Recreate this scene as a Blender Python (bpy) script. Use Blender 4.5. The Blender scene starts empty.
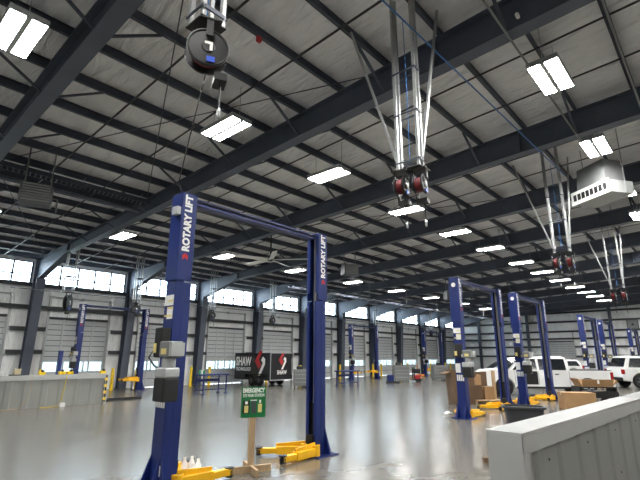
import bpy, math, random
from mathutils import Matrix, Vector
random.seed(7)
PI = math.pi
sc = bpy.context.scene
COL = sc.collection

# ------------------------------------------------------------------ camera, world, exposure
yaw, pitch, roll, fpx, eye = 0.73148, 0.25617, -0.00417, 443.9, 1.624
cy, sy, cp, sp = math.cos(yaw), math.sin(yaw), math.cos(pitch), math.sin(pitch)
F = Vector((cy*cp, sy*cp, sp)); Rt = Vector((sy, -cy, 0)); D = F.cross(Rt)
r_ = math.cos(roll)*Rt + math.sin(roll)*D
d_ = -math.sin(roll)*Rt + math.cos(roll)*D
cd = bpy.data.cameras.new('camera'); cam = bpy.data.objects.new('camera', cd); COL.objects.link(cam)
cd.sensor_width = 36; cd.lens = fpx/640*36; cd.clip_start = 0.05; cd.clip_end = 500
u_ = -d_; b_ = -F
cam.matrix_world = Matrix(((r_.x, u_.x, b_.x, 0), (r_.y, u_.y, b_.y, 0), (r_.z, u_.z, b_.z, eye), (0, 0, 0, 1)))
sc.camera = cam
w = bpy.data.worlds.new('sky'); sc.world = w; w.use_nodes = True
bg = w.node_tree.nodes['Background']; bg.inputs[0].default_value = (0.82, 0.93, 1.0, 1); bg.inputs[1].default_value = 13.0
LIGHT = 150.0
sc.view_settings.view_transform = 'Standard'; sc.view_settings.look = 'None'
sc.view_settings.gamma = 1; sc.view_settings.use_curve_mapping = False
sc.view_settings.exposure = 0.24

# ------------------------------------------------------------------ materials
def lin(c): return tuple((x/12.92 if x <= .04045 else ((x+.055)/1.055)**2.4) for x in c)
def mat(name, rgb, rough=.6, metal=0, noise=0, scale=6, bump=0, bscale=20, bstretch=(1, 1, 1), nstretch=(1, 1, 1), spec=.5, rvar=0, bdist=.05):
    m = bpy.data.materials.new(name); m.use_nodes = True
    nt = m.node_tree; N = nt.nodes; L = nt.links; p = N['Principled BSDF']
    c = lin([x/255 for x in rgb])
    p.inputs['Base Color'].default_value = (*c, 1); p.inputs['Roughness'].default_value = rough
    p.inputs['Metallic'].default_value = metal; p.inputs['Specular IOR Level'].default_value = spec
    tc = N.new('ShaderNodeTexCoord')
    if noise or rvar:
        mp = N.new('ShaderNodeMapping'); mp.inputs['Scale'].default_value = nstretch
        n = N.new('ShaderNodeTexNoise'); n.inputs['Scale'].default_value = scale; n.inputs['Detail'].default_value = 6
        L.new(tc.outputs['Object'], mp.inputs[0]); L.new(mp.outputs[0], n.inputs['Vector'])
        if noise:
            cr = N.new('ShaderNodeValToRGB')
            cr.color_ramp.elements[0].position = .3; cr.color_ramp.elements[1].position = .7
            cr.color_ramp.elements[0].color = (*[x*(1-noise) for x in c], 1)
            cr.color_ramp.elements[1].color = (*[min(1, x*(1+noise)) for x in c], 1)
            L.new(n.outputs['Fac'], cr.inputs[0]); L.new(cr.outputs[0], p.inputs['Base Color'])
        if rvar:
            mr = N.new('ShaderNodeMapRange'); mr.inputs[1].default_value = .3; mr.inputs[2].default_value = .7
            mr.inputs[3].default_value = rough-rvar; mr.inputs[4].default_value = rough+rvar
            L.new(n.outputs['Fac'], mr.inputs[0]); L.new(mr.outputs[0], p.inputs['Roughness'])
    if bump:
        mp2 = N.new('ShaderNodeMapping'); mp2.inputs['Scale'].default_value = bstretch
        n2 = N.new('ShaderNodeTexNoise'); n2.inputs['Scale'].default_value = bscale; n2.inputs['Detail'].default_value = 5
        n2.inputs['Distortion'].default_value = .6
        b = N.new('ShaderNodeBump'); b.inputs['Strength'].default_value = bump; b.inputs['Distance'].default_value = bdist
        L.new(tc.outputs['Object'], mp2.inputs[0]); L.new(mp2.outputs[0], n2.inputs['Vector'])
        L.new(n2.outputs['Fac'], b.inputs['Height']); L.new(b.outputs[0], p.inputs['Normal'])
    return m
def emit(name, rgb, s):
    m = bpy.data.materials.new(name); m.use_nodes = True; nt = m.node_tree
    p = nt.nodes['Principled BSDF']; p.inputs['Base Color'].default_value = (.8, .8, .8, 1)
    p.inputs['Emission Color'].default_value = (*rgb, 1); p.inputs['Emission Strength'].default_value = s
    return m
def glass(name, tint=(.93, .97, 1)):
    m = bpy.data.materials.new(name); m.use_nodes = True; nt = m.node_tree; nt.nodes.remove(nt.nodes['Principled BSDF'])
    t = nt.nodes.new('ShaderNodeBsdfTransparent'); t.inputs[0].default_value = (*tint, 1)
    g = nt.nodes.new('ShaderNodeBsdfGlossy'); g.inputs['Roughness'].default_value = .05
    x = nt.nodes.new('ShaderNodeMixShader'); x.inputs[0].default_value = .06
    nt.links.new(t.outputs[0], x.inputs[1]); nt.links.new(g.outputs[0], x.inputs[2])
    nt.links.new(x.outputs[0], nt.nodes['Material Output'].inputs[0]); return m

M = dict(
    floor=mat('polished_concrete', (102, 99, 92), .22, 0, .09, 1.2, 0, rvar=.02, nstretch=(.6, 1.1, 1), spec=.45),
    insul=mat('white_vinyl_insulation', (238, 239, 240), .38, 0, .05, 2, 1.0, 1.5, (3.4, .9, 1), bdist=.22),
    wallin=mat('white_wall_insulation', (240, 241, 240), .45, 0, .05, 2, 1.0, 1.3, (2.2, 2.2, .6), bdist=.25),
    steel=mat('slate_painted_steel', (76, 83, 96), .5, 0, .08, 3),
    steel2=mat('dark_purlin_steel', (64, 70, 82), .55, 0, .08, 3),
    girt=mat('dark_girt_steel', (44, 46, 50), .6),
    galv=mat('galvanised_steel', (170, 172, 172), .38, .7, .1, 30),
    door=mat('grey_door_panel', (184, 187, 188), .5, 0, .03, 3),
    frame=mat('window_frame', (74, 80, 88), .5),
    glass=glass('window_glass'), dglass=glass('tinted_door_glass', (.33, .36, .365)),
    blue=mat('blue_lift_paint', (18, 38, 100), .36, 0, .06, 5),
    yellow=mat('yellow_paint', (236, 178, 20), .42, 0, .08, 8),
    byellow=mat('bollard_yellow', (240, 200, 20), .45),
    black=mat('black_rubber', (18, 18, 20), .6),
    blackm=mat('black_metal', (20, 20, 22), .5, 0),
    white=mat('white_paint', (235, 235, 232), .45),
    paper=mat('white_label', (225, 226, 224), .6),
    grey=mat('grey_metal', (118, 120, 120), .45, .2, .05, 8),
    lgrey=mat('light_grey_metal', (176, 178, 178), .4, .3, .05, 10),
    panel=mat('grey_corrugated_panel', (142, 144, 140), .5, .0, .04, 2),
    trim=mat('pale_grey_cap_trim', (190, 192, 191), .2, .25, .04, 2),
    wood=mat('pine_board', (176, 150, 116), .7, 0, .2, 8, nstretch=(6, 6, .6)),
    card=mat('cardboard', (160, 126, 88), .75, 0, .08, 4),
    cardd=mat('brown_cardboard', (104, 82, 62), .8, 0, .12, 3),
    green=mat('sign_green', (16, 112, 60), .4),
    red=mat('red_hose', (104, 28, 32), .5),
    redp=mat('red_paint', (176, 34, 40), .45),
    tan=mat('tan_sticker', (222, 204, 130), .5),
    lblue=mat('blue_air_pipe', (64, 116, 178), .4),
    carwhite=mat('white_car_paint', (226, 227, 226), .25, 0, spec=.6),
    carsilver=mat('silver_car_paint', (150, 158, 166), .3, .4),
    carglass=mat('dark_car_glass', (26, 30, 34), .1, 0, spec=.8),
    chrome=mat('alloy', (190, 192, 195), .25, .9),
    tlight=mat('tail_light_red', (150, 22, 26), .25),
    tub=mat('charcoal_tub', (52, 54, 58), .5, 0, .08, 5),
    trailer=mat('black_trailer_skin', (20, 20, 24), .32),
    orange=mat('orange_paint', (224, 130, 40), .5),
    ground=mat('pale_outdoor_concrete', (238, 238, 234), .8),
    led=emit('led_diffuser', (1, .985, .95), LIGHT),
    cord=mat('yellow_cord', (200, 170, 40), .6),
    sticker=mat('blue_sticker', (40, 80, 190), .4),
    beige=mat('beige_box', (196, 182, 150), .6),
    greenb=mat('green_plastic', (40, 140, 90), .5),
    louver=mat('heater_grey', (70, 73, 75), .5, 0),
    chrome2=mat('steel_cable', (120, 122, 124), .4, .6),
)

# ------------------------------------------------------------------ mesh helpers
class MB:
    def __init__(s): s.v = []; s.f = []; s.M = Matrix()
    def add(s, vs, fs):
        n = len(s.v); s.v += [s.M @ Vector(v) for v in vs]; s.f += [tuple(i+n for i in f) for f in fs]; return s
    def box(s, x0, x1, y0, y1, z0, z1):
        vs = [(x, y, z) for z in (z0, z1) for y in (y0, y1) for x in (x0, x1)]
        return s.add(vs, [(0, 2, 3, 1), (4, 5, 7, 6), (0, 1, 5, 4), (2, 6, 7, 3), (0, 4, 6, 2), (1, 3, 7, 5)])
    def bar(s, p, q, w_, h_, up=(0, 0, 1)):
        p, q = Vector(p), Vector(q); a = (q-p).normalized(); up = Vector(up)
        if abs(a.dot(up)) > .98: up = Vector((0, 1, 0))
        sx = a.cross(up).normalized()*w_/2; uz = sx.cross(a).normalized()*h_/2
        vs = [e+i*sx+j*uz for e in (p, q) for i, j in ((-1, -1), (1, -1), (1, 1), (-1, 1))]
        return s.add(vs, [(0, 1, 2, 3), (7, 6, 5, 4), (0, 4, 5, 1), (1, 5, 6, 2), (2, 6, 7, 3), (3, 7, 4, 0)])
    def tube(s, pts, r, n=8, r2=None):
        pts = [Vector(p) for p in pts]; vs = []; fs = []
        for i, p in enumerate(pts):
            a = (pts[min(i+1, len(pts)-1)]-pts[max(i-1, 0)]).normalized()
            up = Vector((0, 0, 1)) if abs(a.z) < .95 else Vector((1, 0, 0))
            x = a.cross(up).normalized(); y = a.cross(x)
            rr = r if r2 is None else r+(r2-r)*i/(len(pts)-1)
            vs += [p+rr*(math.cos(2*PI*k/n)*x+math.sin(2*PI*k/n)*y) for k in range(n)]
        for i in range(len(pts)-1):
            for k in range(n):
                a, b = i*n+k, i*n+(k+1) % n; fs.append((a, b, b+n, a+n))
        fs.append(tuple(range(n))[::-1]); fs.append(tuple(range((len(pts)-1)*n, len(pts)*n)))
        return s.add(vs, fs)
    def lathe(s, prof, o, axis, n=20):
        o = Vector(o); a = Vector(axis).normalized(); up = Vector((0, 0, 1)) if abs(a.z) < .9 else Vector((1, 0, 0))
        x = a.cross(up).normalized(); y = a.cross(x); vs = []; fs = []
        for (r, t) in prof: vs += [o+a*t+r*(math.cos(2*PI*k/n)*x+math.sin(2*PI*k/n)*y) for k in range(n)]
        for i in range(len(prof)-1):
            for k in range(n):
                p, q = i*n+k, i*n+(k+1) % n; fs.append((p, q, q+n, p+n))
        fs.append(tuple(range(n))[::-1]); fs.append(tuple(range((len(prof)-1)*n, len(prof)*n)))
        return s.add(vs, fs)
    def prism(s, poly, a, b, ax=1):
        # poly in the two other axes, extruded a..b along axis ax
        def mk(u, v, t): return {0: (t, u, v), 1: (u, t, v), 2: (u, v, t)}[ax]
        n = len(poly); vs = [mk(u, v, a) for u, v in poly]+[mk(u, v, b) for u, v in poly]
        fs = [tuple(range(n)), tuple(range(2*n-1, n-1, -1))]+[(i, i+n, (i+1) % n+n, (i+1) % n) for i in range(n)]
        return s.add(vs, fs)
    def loft(s, rings):
        n = len(rings[0]); vs = [p for r in rings for p in r]; fs = [tuple(range(n))[::-1], tuple(range((len(rings)-1)*n, len(rings)*n))]
        for i in range(len(rings)-1):
            for k in range(n): a, b = i*n+k, i*n+(k+1) % n; fs.append((a, b, b+n, a+n))
        return s.add(vs, fs)
def obj(name, mb, m, parent=None, bevel=0, smooth=False):
    me = bpy.data.meshes.new(name); me.from_pydata([tuple(v) for v in mb.v], [], mb.f)
    me.materials.append(m)
    import bmesh
    b = bmesh.new(); b.from_mesh(me); bmesh.ops.recalc_face_normals(b, faces=b.faces); b.to_mesh(me); b.free()
    if smooth:
        me.polygons.foreach_set('use_smooth', [True]*len(me.polygons))
        try: me.set_sharp_from_angle(angle=math.radians(40))
        except Exception: pass
    o = bpy.data.objects.new(name, me); COL.objects.link(o)
    if parent: o.parent = parent
    if bevel:
        bv = o.modifiers.new('bevel', 'BEVEL'); bv.width = bevel; bv.segments = 2; bv.limit_method = 'ANGLE'
    return o
def thing(name, label, cat, loc=(0, 0, 0), rz=0, group=None):
    o = bpy.data.objects.new(name, None); COL.objects.link(o); o.location = loc; o.rotation_euler = (0, 0, rz)
    o.empty_display_size = .1
    o['label'] = label; o['category'] = cat
    if group: o['group'] = group
    return o
def tag(o, label, cat, group=None):
    o['label'] = label; o['category'] = cat
    if group: o['group'] = group
    return o
def struct(name, mb, m, parent=None, **k):
    o = obj(name, mb, m, parent, **k)
    if parent is None: o['kind'] = 'structure'
    return o
def dup(root, loc, rz, label, group=None):
    r = root.copy(); COL.objects.link(r); r.location = loc; r.rotation_euler = (0, 0, rz); r['label'] = label
    if group: r['group'] = group
    def rec(a, b):
        for ch in a.children:
            c = ch.copy(); COL.objects.link(c); c.parent = b; rec(ch, c)
    rec(root, r); return r
def text_mb(s, size, depth=.004, bold=.0, align='CENTER', width=None):
    c = bpy.data.curves.new('lettering', 'FONT'); c.body = s; c.size = size; c.extrude = depth/2; c.offset = bold; c.align_x = align; c.align_y = 'CENTER'; c.resolution_u = 3
    o = bpy.data.objects.new('lettering', c); COL.objects.link(o)
    bpy.context.view_layer.update()
    me = bpy.data.meshes.new_from_object(o.evaluated_get(bpy.context.evaluated_depsgraph_get()))
    vs = [v.co.copy() for v in me.vertices]; fs = [tuple(p.vertices) for p in me.polygons]
    bpy.data.objects.remove(o); bpy.data.curves.remove(c); bpy.data.meshes.remove(me)
    if width:
        xs = [v.x for v in vs]; k = width/(max(xs)-min(xs)); m0 = (max(xs)+min(xs))/2
        vs = [Vector(((v.x-m0)*k, v.y, v.z)) for v in vs]
    return vs, fs
def face_M(o, right, up):
    x = Vector(right).normalized(); y = Vector(up).normalized(); z = x.cross(y)
    return Matrix(((x.x, y.x, z.x, o[0]), (x.y, y.y, z.y, o[1]), (x.z, y.z, z.z, o[2]), (0, 0, 0, 1)))
ORD = ['first', 'second', 'third', 'fourth', 'fifth', 'sixth', 'seventh', 'eighth', 'ninth', 'tenth', 'eleventh', 'twelfth', 'thirteenth']

# ------------------------------------------------------------------ the building shell
WY, XE, XB, YR, RIDGE = 23.28, 49.9, -7.0, -13.0, -3.0
X0, BAY = 10.733, 4.354
colx = {k: X0+BAY*k for k in range(-4, 10)}
def zp(y): return 7.2-.055*y if y > RIDGE else 7.2-.055*RIDGE-.055*(RIDGE-y)     # underside of the purlins
def zc(y): return zp(y)+.22                                                       # underside of the insulation
def zr(y):                                                                        # underside of the rafters
    if y > 19.6: return 5.72-(y-19.6)*.24
    return 6.56-.043*y if y > RIDGE else 6.56-.043*RIDGE-.043*(RIDGE-y)
struct('floor', MB().box(XB, XE, YR, WY, -.2, 0), M['floor'])
struct('ground', MB().box(XB-60, XE+90, WY+.2, WY+120, -.3, -.05).box(XE+.2, XE+90, YR-40, WY+.1, -.3, -.05), M['ground'])
mb = MB()
mb.prism([(YR, zc(YR)), (RIDGE, zc(RIDGE)), (WY+.3, zc(WY+.3)), (WY+.3, zc(WY+.3)+.15), (RIDGE, zc(RIDGE)+.15), (YR, zc(YR)+.15)], XB, XE, 0)
struct('ceiling', mb, M['insul'])
DX0, DX1, DZ = .75, 3.45, 3.25
WZ0, WZ1 = 4.8, 5.8
mb = MB(); mb.box(XB, colx[-3], WY, WY+.15, 0, 6.4)
for k in range(-3, 9):
    a = colx[k]; b = colx[k+1]
    mb.box(a, a+DX0, WY, WY+.15, 0, WZ0).box(a+DX1, b, WY, WY+.15, 0, WZ0).box(a+DX0, a+DX1, WY, WY+.15, DZ, WZ0)
mb.box(colx[-3], XE, WY, WY+.15, WZ1, 6.4)
mb.box(colx[-3], colx[-3]+.2, WY, WY+.15, WZ0, WZ1)
for k in range(-2, 10): mb.box(colx[k]-.2, colx[k]+(.2 if k < 9 else .0), WY, WY+.15, WZ0, WZ1)
struct('wall_left', mb, M['wallin'])
EY0, EY1, EZ = 11.3, 14.0, 3.1
mb = MB().box(XE, XE+.15, EY1, WY+.15, 0, 8).box(XE, XE+.15, YR, EY0, 0, 8).box(XE, XE+.15, EY0, EY1, EZ, 8)
struct('wall_back', mb, M['wallin'])
struct('wall_right', MB().box(XB, XE, YR-.15, YR, 0, 7.5), M['wallin'])
struct('wall_front', MB().box(XB-.15, XB, YR, WY+.15, 0, 8), M['wallin'])

# rafters
for k in range(-3, 10):
    x = colx[k] if k < 9 else XE-.3
    ys = [YR, RIDGE, 19.6, 22.75]
    mb = MB()
    top = [(y, zp(y)-.012) for y in ys]; bot = [(y, zr(y)) for y in ys]
    mb.prism([(y, z+.02) for y, z in bot]+[(y, z-.02) for y, z in top[::-1]], x-.012, x+.012, 0)
    for a, b in zip(range(3), range(1, 4)):
        mb.bar((x, ys[a], bot[a][1]+.012), (x, ys[b], bot[b][1]+.012), .26, .024)
        mb.bar((x, ys[a], top[a][1]-.012), (x, ys[b], top[b][1]-.012), .26, .024)
    for y in (3.0, 19.6): mb.box(x-.11, x+.11, y-.01, y+.01, zr(y)+.02, zp(y)-.03)
    struct('rafter', mb, M['steel'])
# columns of the left wall, tapered I sections
for k in range(-2, 10):
    x = colx[k] if k < 9 else XE-.3
    mb = MB()
    for s in (0, 1):
        pass
    y0b, y0t, y1, zt = 22.85, 22.62, 23.26, 5.0
    zt = zr(22.7)
    mb.prism([(y0b, 0), (y1, 0), (y1, zp(22.9)-.02), (y0t, zp(22.62)-.02)], x-.01, x+.01, 0)
    mb.bar((x, y0b, 0), (x, y0t, zt), .38, .03, (0, 1, 0))
    mb.box(x-.15, x+.15, y1-.025, y1, 0, zp(22.9)-.02)
    mb.box(x-.2, x+.2, 22.75, 23.27, 0, .03)
    struct('column', mb, M['steel'])
# purlins (Z sections) running the length of the hall
ys = [1.75+1.13*i for i in range(-12, 20)]
for y in ys:
    if y > WY-.25 or y < YR+.3: continue
    z = zp(y); mb = MB()
    mb.box(XB+.05, XE-.02, y-.006, y+.006, z, z+.215)
    mb.box(XB+.05, XE-.02, y-.06, y+.006, z, z+.012).box(XB+.05, XE-.02, y-.006, y+.06, z+.2, z+.215)
    struct('purlin', mb, M['steel2'])
z = zp(WY-.15)
struct('eave_strut', MB().box(colx[-3], XE-.05, WY-.16, WY-.14, z, z+.2).box(colx[-3], XE-.05, WY-.16, WY-.02, z, z+.015), M['steel2'])
# sag straps across the purlins, two lines to a bay, and flange braces from rafter to purlin
for k in range(-3, 9):
    for q in (1/3, 2/3):
        x = colx[k]+BAY*q; mb = MB()
        yy = [RIDGE, 23.1]
        mb.bar((x, yy[0], zp(yy[0])-.012), (x, yy[1], zp(yy[1])-.012), .035, .02)
        struct('sag_strap', mb, M['girt'])
for k in range(-3, 9):
    for i, y in enumerate(ys):
        if y < 0 or y > 19.5 or i % 2: continue
        for s in (-1, 1):
            if k == -3 and s < 0: continue
            a = (colx[k]+s*.06, y+.02, zr(y)+.03); b = (colx[k]+s*.95, y+.02, zp(y)+.03)
            struct('flange_brace', MB().bar(a, b, .05, .035), M['steel2'])
# thin wire cross bracing in some bays
for k in (-2, 0, 3):
    for (ya, yb) in ((4.0, 13.0), (13.0, 22.0)):
        for s in (0, 1):
            xa, xb = (colx[k]+.15, colx[k+1]-.15)[::1 if s == 0 else -1]
            struct('brace_rod', MB().tube([(xa, ya, zp(ya)-.15-.02*s), (xb, yb, zp(yb)-.15-.02*s)], .011, 6), M['steel2'])
# wall girts
for k in range(-3, 9):
    a = colx[k]+(.2 if k > -3 else 0); b = colx[k+1]-.2 if k < 8 else XE-.5
    for z, full in ((1.76, 0), (2.76, 0), (3.72, 1), (4.72, 1)):
        if full: segs = [(a, b)]
        else: segs = [(a, colx[k]+DX0-.12), (colx[k]+DX1+.12, b)]
        for p, q in segs:
            struct('girt', MB().box(p, q, WY-.2, WY-.19, z-.09, z+.09).box(p, q, WY-.2, WY-.005, z+.075, z+.09), M['girt'])
ecol = [20.6, 15.4, 7.9, .2, -6.5]
for z in (1.7, 2.62, 3.4, 4.1, 5.05, 5.95):
    ysg = [WY-.3]+ecol+[YR+.1]
    for a, b in zip(ysg, ysg[1:]):
        segs = [(b+.14, a-.14)]
        if z < EZ and b < EY1 < a: segs = [(EY1+.12, a-.14), (b+.14, EY0-.12)]
        for p, q in segs:
            struct('girt', MB().box(XE-.2, XE-.19, p, q, z-.09, z+.09).box(XE-.2, XE-.005, p, q, z+.075, z+.09), M['girt'])
for y in ecol:
    zt = zr(y) + .0
    struct('column', MB().box(XE-.28, XE-.255, y-.12, y+.12, 0, zt).box(XE-.26, XE-.03, y-.01, y+.01, 0, zt).box(XE-.03, XE-.005, y-.12, y+.12, 0, zt), M['steel'])
# clerestory windows
n = 0
for k in range(-3, 9):
    n += 1
    a, b = colx[k]+.2, colx[k+1]-(.2 if k < 8 else .02)
    mb = MB()
    mb.box(a, b, WY+.02, WY+.1, WZ0, WZ0+.05).box(a, b, WY+.02, WY+.1, WZ1-.05, WZ1)
    for i in range(6):
        x = a+(b-a)*i/5; x0 = min(max(x-.035, a), b-.07); mb.box(x0, x0+.07, WY+.02, WY+.1, WZ0+.05, WZ1-.05)
    mb.box(a, b, WY+.03, WY+.09, WZ0+.36, WZ0+.42)
    fr = struct('window_%d' % n, mb, M['frame'])
    obj('pane', MB().box(a+.02, b-.02, WY+.055, WY+.063, WZ0+.02, WZ1-.02), M['glass'], fr)
# roll-up doors with a glazed strip
def sect_door(idx, MT, width, height):
    nonlocal_mb = MB(); nonlocal_mb.M = MT; shadow_gaps = MB(); shadow_gaps.M = MT
    z0, z1 = .86, 1.32
    H = [0, .43, .86]+[1.32+(height-1.32)*i/8 for i in range(9)]
    for a, b in zip(H, H[1:]):
        if abs(a-z0) < .01: continue
        nonlocal_mb.box(0, width, 0, .03, a+.008, b-.008)
        nonlocal_mb.box(0, width, -.02, 0, b-.06, b-.016)
        nonlocal_mb.box(0, width, -.012, 0, (a+b)/2-.02, (a+b)/2+.02)
        shadow_gaps.box(0, width, -.024, .025, b-.014, b+.012)  # dark strips painted in for the shade between door sections
    for i in range(5):
        x = width*i/4; nonlocal_mb.box(max(x-.03, 0), min(x+.03, width), -.03, .0, 0, height)
    for x in (0, width/3, 2*width/3, width): nonlocal_mb.box(max(x-.03, 0), min(x+.03, width), 0, .03, z0, z1)
    d = struct('door_%d' % idx, nonlocal_mb, M['door'])
    obj('section_seals', shadow_gaps, M['girt'], d)
    g = MB(); g.M = MT; g.box(.03, width-.03, .012, .018, z0-.01, z1+.01); obj('pane', g, M['dglass'], d)
    for x in (-.05, width+.05):
        t = MB(); t.M = MT; t.box(x-.05, x+.05, -.09, -.001, 0, height+1.05).box(x-.02, x+.02, -.14, -.09, 0, height+1.05)
        obj('door_track', t, M['galv'], d)
    t = MB(); t.M = MT; t.box(.0, width, -.06, -.001, height, height+.1); obj('lintel', t, M['girt'], d)
    t = MB(); t.M = MT; t.tube([(0, -.16, height+1.0), (width, -.16, height+1.0)], .03, 8)
    for x in (0, width*.5, width): t.box(x-.04, x+.04, -.2, -.001, height+.94, height+1.06)
    obj('spring_shaft', t, M['galv'], d)
for i, k in enumerate(range(-3, 9)):
    sect_door(i+1, Matrix.Translation((colx[k]+DX0, WY+.03, 0)), DX1-DX0, DZ)
sect_door(13, Matrix.Translation((XE+.03, EY1, 0)) @ Matrix.Rotation(-PI/2, 4, 'Z'), EY1-EY0, EZ)

# ------------------------------------------------------------------ services along roof and wall
def rod(mb, x, y, z0, z1=None, r=.008): mb.tube([(x, y, z0), (x, y, zp(y)+.01 if z1 is None else z1)], r, 5); return mb
# conduit that carries the right hand row of lights
mb = MB().tube([(2.2, 1.75, 6.44), (11.9, 1.75, 6.44)], .018, 8)
tag(obj('conduit', mb, M['grey']), 'straight metal conduit above the rightmost row of ceiling lights', 'conduit')
mb = MB().tube([(2.2, .52, 6.5), (48, .52, 6.5)], .018, 8)
tag(obj('conduit', mb, M['grey']), 'thin metal conduit along dark purlin at the top right', 'conduit')
mb = MB().tube([(2.5, 2.8, 6.35), (12.6, 2.52, 6.35)], .013, 8)
tag(obj('air_pipe', mb, M['lblue']), 'long straight blue compressed air pipe under the roof above the hose reels', 'pipe')
# cable track hung at the left
t = thing('cable_track', 'light metal cable ladder hung below roof in front of the clerestory windows', 'cable track')
mb = MB().bar((15.5, 16.1, 5.0), (46, 16.1, 5.0), .04, .06).bar((15.5, 15.8, 5.0), (46, 15.8, 5.0), .04, .06); obj('rail', mb, M['steel2'], t)
mb = MB()
for i in range(60): mb.box(15.6+i*.5, 15.64+i*.5, 15.8, 16.1, 4.985, 5.015)
obj('rungs', mb, M['grey'], t)
mb = MB()
for k in range(2, 9): rod(mb, colx[k]-1.45, 15.95, 5.0, zp(15.95)+.02, .01); mb.box(colx[k]-1.5, colx[k]-1.4, 15.75, 16.15, 4.94, 4.97)
obj('hanger', mb, M['galv'], t)
# wall pipe
t = thing('air_line', 'white air pipe running along the door wall above the roll-up doors', 'pipe')
obj('pipe', MB().tube([(5.2, 22.35, 4.42), (49, 22.35, 4.42)], .02, 8), M['grey'], t)
mb = MB()
for k in range(-1, 9): mb.box(colx[k]-.02, colx[k]+.02, 22.3, 22.66, 4.36, 4.385)
obj('bracket', mb, M['galv'], t)
# cable tray and pipe in the first bay
t = thing('cable_tray', 'dark perforated cable tray under purlins at upper left', 'cable tray')
mb = MB().box(-2.1, 6.2, 12.7, 12.72, 6.2, 6.32).box(-2.1, 6.2, 13.0, 13.02, 6.2, 6.32)
for i in range(66): mb.bar((-2.1+i*.126, 12.71, 6.21), (-2.04+i*.126, 13.01, 6.21), .03, .02)
obj('tray', mb, M['steel2'], t)
mb = MB()
for x in (2.3, 4.3, 6.0): rod(mb, x, 12.86, 6.2)
obj('hanger', mb, M['galv'], t)
mb = MB().tube([(-2.1, 13.45, 6.12), (6.25, 13.45, 6.12)], .06, 10)
for x in (2.3, 4.3, 6.0): rod(mb, x, 13.45, 6.1)
tag(obj('pipe', mb, M['steel']), 'dark round pipe under the perforated cable tray at upper left', 'pipe')

# ------------------------------------------------------------------ ceiling lights
def make_light():
    t = thing('ceiling_light', '', 'ceiling light', (0, 0, 0))
    mb = MB().box(-.25, .25, -.55, .55, .035, .085).box(-.25, -.235, -.55, .55, -.01, .035).box(.235, .25, -.55, .55, -.01, .035).box(-.25, .25, -.55, -.535, -.01, .035).box(-.25, .25, .535, .55, -.01, .035).box(-.035, .035, -.535, .535, -.03, .035)
    obj('housing', mb, M['lgrey'], t)
    obj('diffuser', MB().box(-.235, -.035, -.535, .535, 0, .03), M['led'], t)
    obj('diffuser', MB().box(.035, .235, -.535, .535, 0, .03), M['led'], t)
    mb = MB()
    for y in (-.45, .45): obj('hanger', MB().tube([(0, y, .08), (0, y, 1.1)], .006, 5), M['galv'], t)
    return t
L0 = make_light(); used = 0
def put_light(x, y, z, rz, label, group):
    global used
    if used == 0: o = L0; o.location = (x, y, z); o.rotation_euler = (0, 0, rz); o['label'] = label; o['group'] = group
    else: o = dup(L0, (x, y, z), rz, label, group)
    used += 1
row1 = [x*.92 for x in (1.28, 5.38, 8.98, 13.2, 17.1, 20.8, 25.2, 29.0, 32.9, 36.9, 40.4, 43.6, 47.5)]
for i, x in enumerate(row1):
    put_light(x, 7.12, 6.24, 0, 'bright twin-panel ceiling light, %s from the near end of the long middle row' % ORD[i], 'middle row of ceiling lights')
row3 = [x*.913 for x in (7.39, 12.28, 17.02, 22.2, 27.3, 32.4, 38.0, 43.4)]
for i, x in enumerate(row3):
    put_light(x, 15.62, 5.78, 0, 'bright ceiling light, %s from the left in the row nearest the windows' % ORD[i], 'ceiling lights nearest the windows')
row2 = [4.0, 7.87, 11.52, 15.4, 18.5, 22.5]
for i, x in enumerate(row2):
    put_light(x, 1.56, 6.44, PI/2, 'bright twin-panel ceiling light, %s from the near end of the rightmost row' % ORD[i], 'rightmost row of ceiling lights')
for i, (x, y) in enumerate([(-2.8, 7.7), (3.0, 17.1), (.2, 1.7), (4, -5), (13, -5), (22, -5), (31, -5), (40, -5), (27, 1.6), (32, 1.6), (37, 1.6), (42, 1.6), (46.5, 1.6), (46, -5), (46, -9.5), (36, -9.5), (24, -9.5), (12, -9.5)]):  # unseen lamps: visible rows carried on, plus right-side lamps added for more light
    put_light(x, y, zp(y)-.2, 0, 'twin-panel ceiling light of the rows beyond the frame', 'ceiling lights beyond the frame')

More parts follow.
